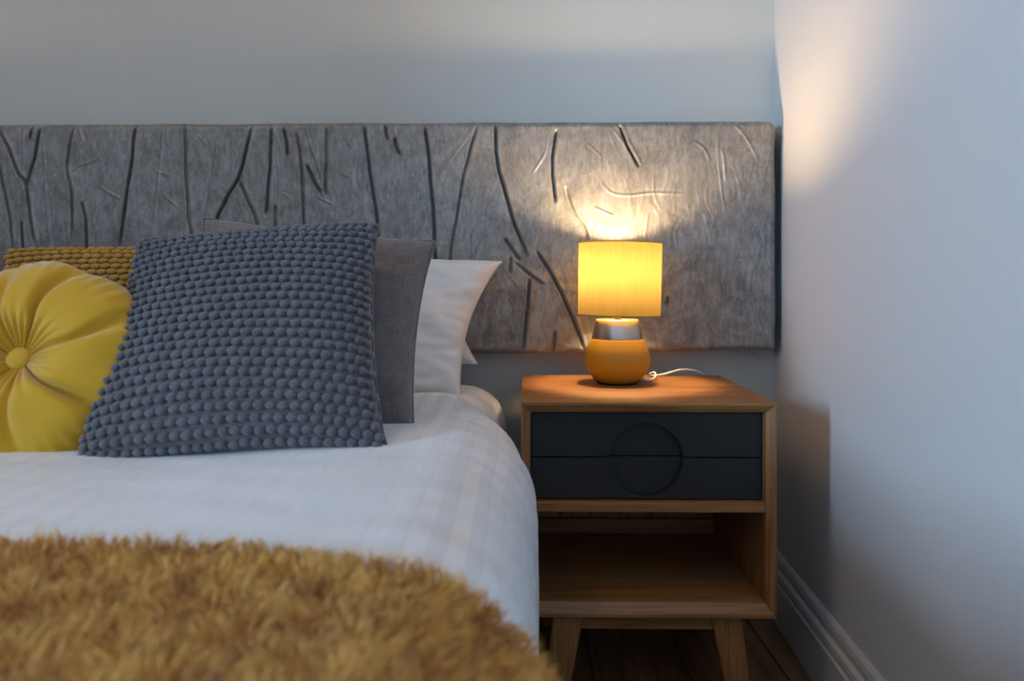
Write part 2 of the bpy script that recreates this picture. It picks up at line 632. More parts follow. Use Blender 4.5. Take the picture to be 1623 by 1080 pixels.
# fold lines of the stretched cloth, traced on the face of the headboard
G6 = [[(0, 60), (40, 150), (75, 240), (105, 285), (120, 400), (140, 540)], [(160, 60), (140, 180), (110, 285)],
      [(295, 45), (275, 160), (268, 240), (290, 320), (288, 540)], [(545, 45), (530, 180), (510, 330), (480, 540)],
      [(742, 42), (745, 200), (757, 400), (770, 490), (775, 620)], [(1010, 45), (975, 190), (950, 270), (910, 340), (870, 425), (840, 560)],
      [(960, 270), (1000, 360), (1035, 450), (1050, 600)], [(1090, 40), (1082, 200), (1075, 330), (1068, 405)],
      [(1138, 65), (1150, 110), (1155, 165)], [(1188, 80), (1208, 180), (1215, 300), (1222, 450), (1230, 640)],
      [(1232, 210), (1260, 270), (1288, 315)], [(1310, 40), (1310, 180), (1308, 300), (1315, 325)],
      [(1462, 40), (1480, 180), (1500, 320), (1515, 425), (1525, 620)], [(1545, 45), (1557, 105)], [(1585, 100), (1605, 165)],
      [(330, 360), (345, 430), (350, 560)], [(0, 210), (20, 320), (40, 430), (50, 560)], [(130, 50), (118, 105)],
      [(1105, 370), (1105, 470)], [(88, 440), (90, 560)],
      [(-120, 50), (-135, 300), (-110, 620)], [(-330, 50), (-300, 250), (-340, 600)], [(-560, 50), (-540, 420), (-600, 800)], [(-800, 40), (-780, 300), (-760, 800)]]
G7 = [[(82, 45), (100, 180), (118, 380), (122, 510), (128, 640)], [(295, 50), (245, 230), (210, 430), (188, 575), (175, 800)],
      [(370, 42), (372, 180), (400, 290), (440, 430), (500, 575)], [(652, 300), (680, 390), (720, 450), (740, 500)],
      [(865, 40), (900, 130), (942, 210)], [(405, 505), (440, 550), (465, 590)],
      [(450, 600), (510, 650), (565, 690)], [(537, 560), (585, 630), (640, 740), (690, 850), (725, 960)],
      [(430, 580), (428, 640)], [(505, 670), (498, 770), (478, 950)], [(1060, 740), (1055, 765)], [(610, 880), (600, 960)],
      [(612, 70), (597, 180), (600, 280), (608, 350)]]
R6 = [[(655, 70), (640, 250), (610, 490)], [(875, 60), (855, 250), (830, 400)], [(1460, 200), (1465, 420)], [(1225, 50), (1260, 160), (1300, 280)],
      [(95, 50), (95, 230)], [(175, 90), (185, 300), (205, 540)], [(410, 160), (380, 190), (320, 210), (275, 240)], [(630, 235), (690, 250)],
      [(1268, 330), (1335, 365)], [(1385, 95), (1425, 150)], [(400, 290), (440, 320), (490, 345)], [(455, 150), (430, 200)], [(320, 60), (335, 110)],
      [(200, 240), (250, 270)], [(560, 90), (545, 240)], [(1135, 320), (1175, 345)], [(1395, 345), (1365, 375)], [(660, 330), (720, 380)], [(790, 80), (830, 130)]]
R7 = [[(1320, 35), (1375, 100), (1425, 185)], [(1262, 80), (1267, 220), (1290, 390)], [(1280, 150), (1295, 270)], [(1160, 110), (1205, 140), (1230, 190)],
      [(780, 250), (820, 310), (890, 330), (1000, 320), (1130, 325)], [(770, 380), (840, 410)], [(1060, 150), (1020, 250)], [(585, 50), (570, 150), (520, 240)],
      [(20, 60), (70, 300), (115, 480)], [(280, 60), (160, 230), (140, 300)], [(300, 420), (270, 480), (265, 580)], [(515, 580), (545, 490)],
      [(690, 560), (650, 470)], [(980, 400), (975, 470)], [(430, 220), (500, 330)], [(740, 120), (800, 180)], [(840, 60), (870, 100), (930, 190)]]


def traced(lst, ox):
    out = []
    for pl in lst:
        q = [P(ox + zx / 2.536, 180 + zy / 2.536, HYF) for zx, zy in pl]
        out.append(np.array([(v.x, v.z) for v in q]))
    return out


def resample(pl, k=5):
    """Catmull-Rom through the traced points."""
    out = []
    n = len(pl)
    for i in range(n - 1):
        p0, p1, p2, p3 = pl[max(i - 1, 0)], pl[i], pl[i + 1], pl[min(i + 2, n - 1)]
        for q in range(k):
            t = q / k
            out.append(0.5 * (2 * p1 + (p2 - p0) * t + (2 * p0 - 5 * p1 + 4 * p2 - p3) * t * t + (3 * p1 - p0 - 3 * p2 + p3) * t ** 3))
    out.append(pl[-1])
    return np.array(out)


def fold_field(X, Z, lines, depth, sig, ridge, fade):
    Hh = np.zeros_like(X)
    for li, pl in enumerate(lines):
        wob = resample(pl)
        wob = wob + np.array([[0.0022 * noise.noise((p[0] * 30, p[1] * 30, li)), 0] for p in wob])
        n = len(wob)
        best = np.full(X.shape, 9.0)
        side = np.zeros_like(X)
        par = np.zeros_like(X)
        x0, x1 = wob[:, 0].min() - 0.05, wob[:, 0].max() + 0.05
        z0, z1 = wob[:, 1].min() - 0.05, wob[:, 1].max() + 0.05
        mk = (X > x0) & (X < x1) & (Z > z0) & (Z < z1)
        if not mk.any():
            continue
        xs, zs = X[mk], Z[mk]
        bb = np.full(xs.shape, 9.0)
        ss = np.zeros_like(xs)
        pp = np.zeros_like(xs)
        for i in range(n - 1):
            a, b = wob[i], wob[i + 1]
            d = b - a
            L2 = d @ d + 1e-12
            t = np.clip(((xs - a[0]) * d[0] + (zs - a[1]) * d[1]) / L2, 0, 1)
            ex, ez = xs - a[0] - t * d[0], zs - a[1] - t * d[1]
            dist = np.hypot(ex, ez)
            up = dist < bb
            bb = np.where(up, dist, bb)
            ss = np.where(up, np.sign(d[0] * ez - d[1] * ex), ss)
            pp = np.where(up, (i + t) / (n - 1), pp)
        amp = np.minimum(1, np.minimum(pp, 1 - pp) * fade + 0.25)
        jit = 0.75 + 0.25 * math.sin(li * 2.7)
        h = -depth * np.exp(-(bb / sig) ** 2) + ridge * np.exp(-((bb - 2.6 * sig) / (1.6 * sig)) ** 2) * (0.65 + 0.35 * ss)
        Hh[mk] += h * amp * jit
    return Hh


nx, nz = 1300, 270
xs = np.concatenate([np.linspace(hx0, -1.25, 150, endpoint=False), np.linspace(-1.25, hx1, nx - 150)])
tz = np.linspace(0, 1, nz)
X = np.repeat(xs[:, None], nz, 1)
ZT, ZB = zt(xs)[:, None], zb_v(xs)[:, None]
Z = ZB + (ZT - ZB) * tz[None, :]
H = fold_field(X, Z, traced(G6, 0) + traced(G7, 640), 0.017, 0.0026, 0.0032, 6)
H += fold_field(X, Z, traced(R6, 0) + traced(R7, 640), -0.0024, 0.0022, -0.0008, 4)
rgh = np.random.default_rng(12)
drag = []
for q in range(150):
    px_, pz_ = rgh.uniform(-1.3, hx1 - 0.03), rgh.uniform(0.66, 1.12)
    ln_, an_ = rgh.uniform(0.02, 0.09), rgh.normal(math.pi / 2, 0.28)
    bend = rgh.normal(0, 0.006)
    c_, s_ = math.cos(an_) * ln_ / 2, math.sin(an_) * ln_ / 2
    drag.append(np.array([(px_ - c_, pz_ - s_), (px_ + bend, pz_), (px_ + c_, pz_ + s_)]))
H += fold_field(X, Z, drag, -0.0008, 0.0024, -0.0005, 4)
# soft unevenness of the padding and small drags in the pile
pts = np.stack([X.ravel(), Z.ravel()], 1)
low = np.array([noise.noise((p[0] * 3.2, p[1] * 3.0, 1.7)) * 0.0045 + noise.noise((p[0] * 17, p[1] * 7, 4.2)) * 0.0016 + noise.turbulence((p[0] * 42, p[1] * 20, 9.1), 2, False) * 0.0012 for p in pts]).reshape(X.shape)
H += low
# rounded rim
R = 0.016
ed = np.minimum(np.minimum(X - hx0, hx1 - X), np.minimum(Z - ZB, ZT - Z))
rim = np.where(ed < R, R - np.sqrt(np.maximum(0, R * R - (R - ed) ** 2)), 0.0)
# wavy outline of the upholstery
Xo = X + np.where(X > hx1 - 0.05, 1, 0) * np.array([0.004 * noise.noise((0, q * 9, 3)) for q in Z[-1]])[None, :]
Zo = Z + 0.0025 * np.array([noise.noise((q * 7, 0, 8)) for q in xs])[:, None] * np.where((tz > 0.95) | (tz < 0.05), 1, 0)[None, :]
cut = 0.012
dxr, dzt_, dzb_ = hx1 - X, ZT - Z, Z - ZB
for top, rcn in ((True, 0.020), (False, 0.010)):
    dz_ = dzt_ if top else dzb_
    ax, az = np.maximum(0, rcn - dxr), np.maximum(0, rcn - dz_)
    rad_ = np.hypot(ax, az)
    k_ = np.where((ax > 0) & (az > 0), np.maximum(ax, az) / np.maximum(rad_, 1e-9), 1.0)
    Xo = Xo - ax * (1 - k_)
    Zo = Zo + (-1 if top else 1) * az * (1 - k_)
front = np.stack([Xo, HYF + rim - H * np.clip(ed / 0.02, 0, 1), Zo], 2)
hb = empty('headboard', (-0.86, YB, 0.6))
tag(hb, 'long silver grey crushed velvet headboard with stretched folds on the wall', 'headboard')
fv = front.reshape(-1, 3)
# sides run back to the wall from the rim
loop = [i * nz for i in range(nx)] + [(nx - 1) * nz + j for j in range(1, nz)] + [i * nz + nz - 1 for i in range(nx - 2, -1, -1)] + [j for j in range(nz - 2, 0, -1)]
back = fv[loop].copy()
back[:, 1] = YB - 0.002
V = np.vstack([fv, back])
Fq = grid_faces(nx, nz).tolist()
nl = len(loop)
for q in range(nl):
    q2 = (q + 1) % nl
    Fq.append((loop[q], loop[q2], len(fv) + q2, len(fv) + q))
V = V - np.array([-0.86, YB, 0.6])
o = np_obj('velvet_panel', V, Fq, M['velvet'], hb)
box_obj('backing_board', (hx0 + 0.92, hx1 + 0.80, -0.06, -0.002, 0.06, 0.49), M['under'], hb)
# loose threads under the lower edge
for a, b in (((1196, 558), (1203, 570)), ((1192, 560), (1194, 566))):
    pa, pb = P(*a, 1.735), P(*b, 1.735)
    off = Vector((-0.86, YB, 0.6))
    tube('loose_thread', [pa - off, (pa + pb) / 2 - off + Vector((0.001, 0, 0.001)), pb - off], 0.0005, M['divan'], hb, 5, sub=3)

# ------------------------------------------------------------------ bed
XC = -0.80


def sm(a, b, t):
    t = np.clip((t - a) / (b - a), 0, 1)
    return t * t * (3 - 2 * t)


def bed_surface(s, y, hw, r, ztop, drop, flare=0.012):
    """s: signed distance across the bed from its middle line; returns x, z and normal."""
    sg = np.sign(s)
    a = np.abs(s)
    flat = hw - r
    arc = r * math.pi / 2
    th = np.clip((a - flat) / r, 0, math.pi / 2)
    dn = np.maximum(0, a - flat - arc)
    xx = np.where(a < flat, a, flat + r * np.sin(th)) + flare * np.clip(dn / 0.3, 0, 1)
    zz = np.where(a < flat, ztop, ztop - r * (1 - np.cos(th))) - dn
    return XC + sg * xx, zz, sg * np.sin(th), np.cos(th)


def noise_arr(A, B, C, f):
    sh = A.shape
    return np.array([f((a, b, c)) for a, b, c in zip(A.ravel(), B.ravel(), C.ravel())]).reshape(sh)


def duvet_hw(y):
    return 0.827 - 0.045 * sm(1.15, 1.55, y)


def duvet_top(y):
    return 0.556 + 0.004 * sm(1.0, 0.8, y) - 0.002 * sm(1.2, 1.5, y)


# divan base
bs = empty('bed_base', (XC, 0.75, 0))
tag(bs, 'low dark grey bed base under the white duvet', 'bed base')
box_obj('base_box', (-0.74, 0.74, -0.98, 0.98, 0.06, 0.27), M['divan'], bs, 0.015, 3)
for sx in (-1, 1):
    for sy in (-1, 1):
        lathe('foot', [(0, 0), (0.022, 0), (0.03, 0.06), (0, 0.06)], M['black'], bs, 20, (sx * 0.62, sy * 0.85, 0))

# mattress in its white sheet: swept rounded section
ms_ = empty('mattress', (XC, 0.75, 0.27))
tag(ms_, 'thick mattress in a smooth white fitted sheet next to the nightstand', 'mattress')
nu, nv = 90, 110
uu = np.linspace(-1, 1, nu)
vv = np.linspace(-0.26, 1.70, nv)
r_m = 0.085
tot = (0.775 - r_m) + r_m * math.pi / 2 + 0.19
Sg, Yg = np.meshgrid(uu * tot, vv, indexing='ij')
zt_m = 0.548 + 0.008 * sm(1.3, 1.62, Yg)
endr = 0.06
e1 = np.clip((Yg - (1.70 - endr)) / endr, 0, 1)
shr = endr * (1 - np.sqrt(np.maximum(0, 1 - e1 ** 2)))
hw_m = 0.775 + 0.012 * sm(1.3, 1.65, Yg) - shr * 0.8
xm, zm, nxm, nzm = bed_surface(Sg * 1.0, Yg, hw_m, r_m, zt_m - shr * 0.9, 0)
zm = np.maximum(zm, 0.272)
wr = noise_arr(Sg * 9, Yg * 26, Sg * 0 + 2, noise.noise) * 0.0022 * sm(0.9, 1.3, Yg)
fold = 0.003 * np.sin((Yg + 0.15 * Sg) * 60) * sm(1.4, 1.55, Yg) * sm(0.55, 0.75, Sg)
zm = zm + (wr + fold) * nzm
xm = xm + (wr + fold) * nxm
V = np.stack([xm - XC, Yg - 0.75, zm - 0.27], 2).reshape(-1, 3)
Fq = grid_faces(nu, nv).tolist()
Fq.append([i * nv for i in range(nu)])
Fq.append([i * nv + nv - 1 for i in range(nu)][::-1])
np_obj('fitted_sheet', V, Fq, M['white_cloth'], ms_)

# duvet
dv = empty('duvet', (XC, 0.65, 0.27))
tag(dv, 'white satin striped duvet spread over the bed and hanging down its side', 'duvet')
nu, nv = 330, 300
r_d = 0.125
tot = (0.832 - r_d) + r_d * math.pi / 2 + 0.33
uu = np.concatenate([np.linspace(-tot, 0.25, 110, endpoint=False), np.linspace(0.25, tot, nu - 110)])
vv = np.concatenate([np.linspace(-0.33, 0.4, 60, endpoint=False), np.linspace(0.4, 1.50, nv - 60)])
Sg, Yg = np.meshgrid(uu, vv, indexing='ij')


def duvet_off(Sg, Yg):
    """Loft and creases of the duvet, measured along its normal."""
    A = noise_arr(Sg * 4.0, Yg * 3.5, Sg * 0 + 5, noise.noise) * 0.006
    # drags that fan down over the hanging side
    w_ = sm(0.62, 0.80, np.abs(Sg))
    B = noise_arr(Sg * 3.0 + Yg * 2, Yg * 17, Sg * 0 + 11, noise.noise) * 0.006 * w_
    Cc = noise_arr(Sg * 11, Yg * 24, Sg * 0 + 3, noise.noise) * 0.0016
    # soft swell in front of the cushions, and shallow creases behind it
    D = 0.010 * np.exp(-((Yg - 1.06) / 0.09) ** 2) * sm(0.45, 0.60, Sg)
    E = 0.004 * noise_arr(Sg * 7 + 2, (Yg - 0.3 * Sg) * 22, Sg * 0 + 17, noise.noise) * sm(1.12, 1.2, Yg) * sm(0.5, 0.68, Sg)
    return A + B + Cc + D + E


off = duvet_off(Sg, Yg)
endd = np.clip((Yg - 1.455) / 0.045, 0, 1)
off = off - 0.016 * (1 - np.sqrt(np.maximum(0, 1 - endd ** 2)))
xd, zd, nxd, nzd = bed_surface(Sg, Yg, duvet_hw(Yg), r_d, duvet_top(Yg) + 0.006, 0, 0.0)
xd, zd = xd + off * nxd, zd + off * nzd
V = np.stack([xd - XC, Yg - 0.65, zd - 0.27], 2).reshape(-1, 3)
o = np_obj('duvet_cover', V, grid_faces(nu, nv), M['stripe'], dv)
at = o.data.attributes.new('across', 'FLOAT', 'POINT')
at.data.foreach_set('value', (Sg + 3.0).ravel().astype(np.float32))
so = o.modifiers.new('loft', 'SOLIDIFY')
so.thickness = 0.006
so.offset = -1

# fur throw over the near end of the bed
th = empty('throw', (XC, 0.1, 0.5))
tag(th, 'shaggy ochre fur throw lying across the near end of the bed', 'throw')
TY0, TY1 = -0.38, 0.573
nu, nv = 160, 90
tot_t = (0.832 - r_d) + r_d * math.pi / 2 + 0.24


def throw_pt(s, y):
    x_, z_, a_, c_ = bed_surface(s, y, np.full_like(y, 0.832), r_d, duvet_top(y) + 0.006, 0, 0.0)
    return x_, z_, a_, c_


uu = np.linspace(-tot_t, tot_t, nu)
vv = np.linspace(TY0, TY1, nv)
Sg, Yg = np.meshgrid(uu, vv, indexing='ij')


def throw_edge(s, y):
    """Pull the far corner of the throw back so that it rounds off over the side."""
    return TY0 + (y - TY0) * (1 - (0.018 * sm(0.45, 0.72, s) + 0.085 * sm(0.58, 0.98, s)) / (TY1 - TY0))


Yg = throw_edge(Sg, Yg)
xt, zt2, nxt, nzt = throw_pt(Sg, Yg)
off = 0.009 + noise_arr(Sg * 5, Yg * 6, Sg * 0 + 9, noise.noise) * 0.005
xt, zt2 = xt + off * nxt, zt2 + off * nzt
V = np.stack([xt - XC, Yg - 0.1, zt2 - 0.5], 2).reshape(-1, 3)
np_obj('throw_backing', V, grid_faces(nu, nv), M['throw_base'], th)

NS = 150000
n_vis = int(NS * 0.8)
s1 = np.concatenate([rng.uniform(-0.1, tot_t, n_vis), rng.uniform(-tot_t, -0.1, NS - n_vis)])
y1 = np.concatenate([rng.uniform(0.12, TY1, n_vis), rng.uniform(TY0, TY1, NS - n_vis)])
y1 = throw_edge(s1, y1)
xt, zt2, nxt, nzt = throw_pt(s1, y1)
base = np.stack([xt + 0.008 * nxt, y1, zt2 + 0.008 * nzt], 1)
nor = np.stack([nxt, np.zeros(NS), nzt], 1)
cl = np.array([(noise.noise((a * 30, b * 30, 1)), noise.noise((a * 30, b * 30, 31)), noise.noise((a * 80, b * 80, 61)), noise.noise((a * 80, b * 80, 91))) for a, b in zip(s1, y1)])
tan_s = np.stack([nzt, np.zeros(NS), -nxt], 1)
tan_y = np.stack([np.zeros(NS), np.ones(NS), np.zeros(NS)], 1)
lean_s = cl[:, 0] * 1.2 + cl[:, 2] * 0.8 + rng.normal(0, 0.22, NS) + 0.15
lean_y = cl[:, 1] * 1.2 + cl[:, 3] * 0.8 + rng.normal(0, 0.22, NS) - 0.25
d1 = nor + 0.45 * (lean_s[:, None] * tan_s + lean_y[:, None] * tan_y)
d1 /= np.linalg.norm(d1, axis=1)[:, None]
d2 = nor * 0.55 + 1.0 * (lean_s[:, None] * tan_s + lean_y[:, None] * tan_y)
d2 /= np.linalg.norm(d2, axis=1)[:, None]
ln = rng.uniform(0.010, 0.019, NS)[:, None]
mid = base + d1 * ln * 0.55
tip = mid + d2 * ln * 0.55
wd = rng.normal(0, 1, (NS, 3))
wd -= (wd * d1).sum(1)[:, None] * d1
wd /= np.linalg.norm(wd, axis=1)[:, None]
wd *= 0.0007
V = np.stack([base - wd, base + wd, mid + wd * 0.9, mid - wd * 0.9, tip], 1).reshape(-1, 3) - np.array([XC, 0.1, 0.5])
me = bpy.data.meshes.new('fur')
i5 = np.arange(NS)[:, None] * 5
lv = np.concatenate([i5 + np.array([[0, 1, 2, 3]]), i5 + np.array([[3, 2, 4]])], 1).ravel()
me.vertices.add(NS * 5)
me.vertices.foreach_set('co', V.ravel())
me.loops.add(len(lv))
me.loops.foreach_set('vertex_index', lv.astype(np.int32))
me.polygons.add(NS * 2)
st = (np.arange(NS)[:, None] * 7 + np.array([[0, 4]])).ravel()
me.polygons.foreach_set('loop_start', st.astype(np.int32))
me.update(calc_edges=True)
me.validate()
tag(link('fur', me, M['fur'], th, True), kind='stuff')


# ------------------------------------------------------------------ cushions
class Cush:
    """Padded square between four corners (top left, top right, bottom right, bottom left)."""

    def __init__(s, C, tf, tb, pinch=0.06, p=0.45, sag=0.15, wr=0.0, wf=9.0, seed=0, ear=0.0):
        s.C = [np.array(c) for c in C]
        s.tf, s.tb, s.pinch, s.p, s.sag, s.wr, s.wf, s.seed = tf, tb, pinch, p, sag, wr, wf, seed
        rt = (s.C[1] + s.C[2] - s.C[0] - s.C[3])
        up = (s.C[0] + s.C[1] - s.C[2] - s.C[3])
        n = np.cross(rt, up)
        s.n = n / np.linalg.norm(n)
        if s.n[1] > 0:
            s.n = -s.n
        s.base = None

    def plane(s, u, v):
        pu = s.pinch if np.isscalar(s.pinch) else s.pinch[0]
        pv = s.pinch if np.isscalar(s.pinch) else s.pinch[1]
        u2 = u * (1 - pu * (1 - v * v))
        v2 = v * (1 - pv * (1 - u * u))
        a, b = (u2 + 1) / 2, (v2 + 1) / 2
        TL, TR, BR, BL = s.C
        return (TL * ((1 - a) * b)[..., None] + TR * (a * b)[..., None] + BR * (a * (1 - b))[..., None] + BL * ((1 - a) * (1 - b))[..., None])

    def thick(s, u, v):
        t = (np.maximum(0, 1 - u * u) * np.maximum(0, 1 - v * v)) ** s.p
        return t * (1 - s.sag * v)

    def front(s, u, v, side=1):
        q = s.plane(u, v)
        t = s.thick(u, v)
        if s.wr:
            nn = noise_arr(u * s.wf * 0.35, v * s.wf * 0.35, u * 0 + s.seed + side * 3, noise.noise)
            n2 = noise_arr(u * s.wf, v * s.wf, u * 0 + s.seed + 20 + side * 3, noise.noise)
            t = t + np.clip(t * 3, 0, 1) * (s.wr * nn + 0.4 * s.wr * n2) / s.tf
        return q + s.n * (t * (s.tf if side > 0 else -s.tb))[..., None]

    def mesh(s, name, mat, root, n=48):
        k = np.sin(np.linspace(-math.pi / 2, math.pi / 2, n))
        k = 0.55 * k + 0.45 * np.linspace(-1, 1, n)
        U, Vv = np.meshgrid(k, k, indexing='ij')
        A = s.front(U, Vv, 1).reshape(-1, 3)
        B = s.front(U, Vv, -1).reshape(-1, 3)
        loc = np.array(root.location)
        bm = bmesh.new()
        vs = [bm.verts.new(p - loc) for p in np.vstack([A, B])]
        for f in grid_faces(n, n).tolist():
            bm.faces.new([vs[q] for q in f])
        for f in grid_faces(n, n, n * n, True).tolist():
            bm.faces.new([vs[q] for q in f])
        bmesh.ops.remove_doubles(bm, verts=bm.verts, dist=1e-5)
        return bm_obj(name, bm, mat, root, True)

    def piping(s, name, mat, root, r):
        k = np.linspace(-1, 1, 15)[:-1]
        one = np.ones_like(k)
        u = np.concatenate([k, one, -k, -one])
        v = np.concatenate([-one, k, one, -k])
        q = s.plane(u, v) - np.array(root.location)
        return tube(name, q, r, mat, root, 6, True, 3)


def cush_root(name, C, label, cat, group=None):
    b = (np.array(C[2]) + np.array(C[3])) / 2
    r = empty(name, b)
    return tag(r, label, cat, group)


def bobble_rows(c, root, mat, rows, cols, u0=-0.975, u1=0.975, v0=-0.985, v1=0.985, seed=1):
    """Knitted bobbles, one mesh for each row of the knit."""
    rg = np.random.default_rng(seed)
    seg, rin = 10, 5
    sp = [(0, 0, 1)]
    for i in range(1, rin):
        ph = math.pi * i / rin
        for k in range(seg):
            an = 2 * math.pi * k / seg
            sp.append((math.sin(ph) * math.cos(an), math.sin(ph) * math.sin(an), math.cos(ph)))
    sp.append((0, 0, -1))
    sp = np.array(sp)
    fs = [(0, 1 + k, 1 + (k + 1) % seg) for k in range(seg)]
    for i in range(rin - 2):
        for k in range(seg):
            a, b = 1 + i * seg, 1 + (i + 1) * seg
            fs.append((a + k, b + k, b + (k + 1) % seg, a + (k + 1) % seg))
    e = 1 + (rin - 2) * seg
    fs += [(e + k, len(sp) - 1, e + (k + 1) % seg) for k in range(seg)]
    loc = np.array(root.location)
    # even spacing along the cloth, not along the flat outline
    tt_ = np.linspace(-0.99, 0.99, 400)

    def even(n_, horiz, at):
        q_ = c.front(tt_, 0 * tt_ + at) if horiz else c.front(0 * tt_ + at, tt_)
        L_ = np.concatenate([[0], np.cumsum(np.linalg.norm(np.diff(q_, axis=0), axis=1))])
        return L_

    Lv = 0.5 * (even(rows, False, -0.5) + even(rows, False, 0.5))
    pv_ = Lv[-1] / rows
    for i in range(rows):
        v = np.interp((i + 0.5) * pv_, Lv, tt_)
        Lu = even(cols, True, v)
        pu_ = Lu[-1] / cols
        sh = 0.25 if i % 2 else -0.25
        u = np.interp((np.arange(cols) + 0.5 + sh * 0.6 + rg.normal(0, 0.03, cols)) * pu_, Lu, tt_)
        vb = v + 0.010 * np.sin(u * 3 + i * 0.4) + rg.normal(0, 0.002, cols)
        u, vb = np.clip(u, -0.985, 0.985), np.clip(vb, -0.985, 0.985)
        q = c.front(u, vb)
        h = 0.01
        tu = (c.front(np.clip(u + h, -1, 1), vb) - c.front(np.clip(u - h, -1, 1), vb))
        tv = (c.front(u, np.clip(vb + h, -1, 1)) - c.front(u, np.clip(vb - h, -1, 1)))
        lu = np.full(cols, pu_)
        lv_ = np.full(cols, pv_)
        tu /= np.linalg.norm(tu, axis=1)[:, None]
        nn = np.cross(tu, tv)
        nn /= np.linalg.norm(nn, axis=1)[:, None]
        nn *= np.sign((nn @ c.n))[:, None]
        tv = np.cross(nn, tu)
        tv *= np.sign((tv[:, 2] + 1e-9))[:, None]
        VV, FF = [], []
        for k in range(cols):
            su = lu[k] * 0.53 * rg.uniform(0.93, 1.05)
            sv = lv_[k] * 0.385 * rg.uniform(0.93, 1.05)
            sn = min(0.0060, 0.85 * min(su, sv))
            VV.append(q[k] + nn[k] * 0.0025 + sp[:, :1] * su * tu[k] + sp[:, 1:2] * sv * tv[k] + sp[:, 2:3] * sn * nn[k] - loc)
            FF += [tuple(j + k * len(sp) for j in f) for f in fs]
        np_obj('knit_row', np.vstack(VV), FF, mat, root)


# white pillows against the headboard
def pillow(C, label, seed, tf=0.085, tb=0.05, pinch=(0.07, 0.05), **kw):
    r = cush_root('pillow', C, label, 'pillow', 'white bed pillows')
    c = Cush(C, tf, tb, pinch, 0.42, 0.22, 0.022, 9.0, seed, **kw)
    c.mesh('pillowcase', M['white_cloth'], r, 64)
    return r


pillow([P(240, 436, 1.695), P(702, 436, 1.695), P(758, 578, 1.655), P(235, 588, 1.655)], 'white pillow hidden behind the upright one, only its corner poking out', 3, 0.03, 0.015, (0.03, 0.02))
pillow([P(250, 408, 1.645), P(797, 414, 1.665), P(731, 630, 1.50), P(235, 628, 1.50)], 'upright white pillow beside the linen cushion near the lamp', 4, 0.085, 0.05, (0.088, 0.03))
pillow([P(-420, 400, 1.645), P(150, 404, 1.645), P(140, 628, 1.50), P(-400, 628, 1.50)], 'white pillow at the left picture edge behind the mustard knit cushion', 5, 0.06, 0.05, (0.03, 0.012))


def linen(C, label, seed):
    r = cush_root('linen_cushion', C, label, 'cushion', 'grey linen cushions')
    c = Cush(C, 0.05, 0.05, (0.08, 0.035), 0.42, 0.12, 0.012, 6.0, seed)
    c.mesh('cushion_cover', M['linen'], r, 56)
    c.piping('piping', M['linen'], r, 0.0022)
    return r


linen([P(323, 347, 1.30), P(690, 384, 1.27), P(655, 691, 1.10), P(300, 690, 1.12)], 'grey brown linen cushion tucked behind the grey bobble knit cushion', 6)
linen([P(-370, 380, 1.40), P(13, 404, 1.40), P(-10, 670, 1.22), P(-360, 680, 1.22)], 'grey linen cushion cut off by the left picture edge', 8)

# mustard knit cushion
C = [P(10, 399, 1.30), P(430, 397, 1.30), P(425, 688, 1.12), P(15, 688, 1.12)]
r = cush_root('knit_cushion', C, 'mustard bobble knit cushion behind the round yellow cushion', 'cushion')
c = Cush(C, 0.045, 0.04, (0.02, 0.015), 0.42, 0.1)
c.mesh('cushion_cover', M['mustard_base'], r, 44)
bobble_rows(c, r, M['mustard_knit'], 26, 26, seed=3)

# grey knit cushion in front
C = [P(221, 386, 1.17), P(598, 357, 1.17), P(611, 717, 0.965), P(122, 735, 0.940)]
r = cush_root('knit_cushion', C, 'large charcoal grey bobble knit cushion leaning in front', 'cushion')
c = Cush(C, 0.062, 0.035, (0.07, 0.025), 0.42, 0.15)
c.mesh('cushion_cover', M['knit_base'], r, 56)
c.piping('piping', M['knit_base'], r, 0.0028)
bobble_rows(c, r, M['knit'], 26, 26, seed=5)

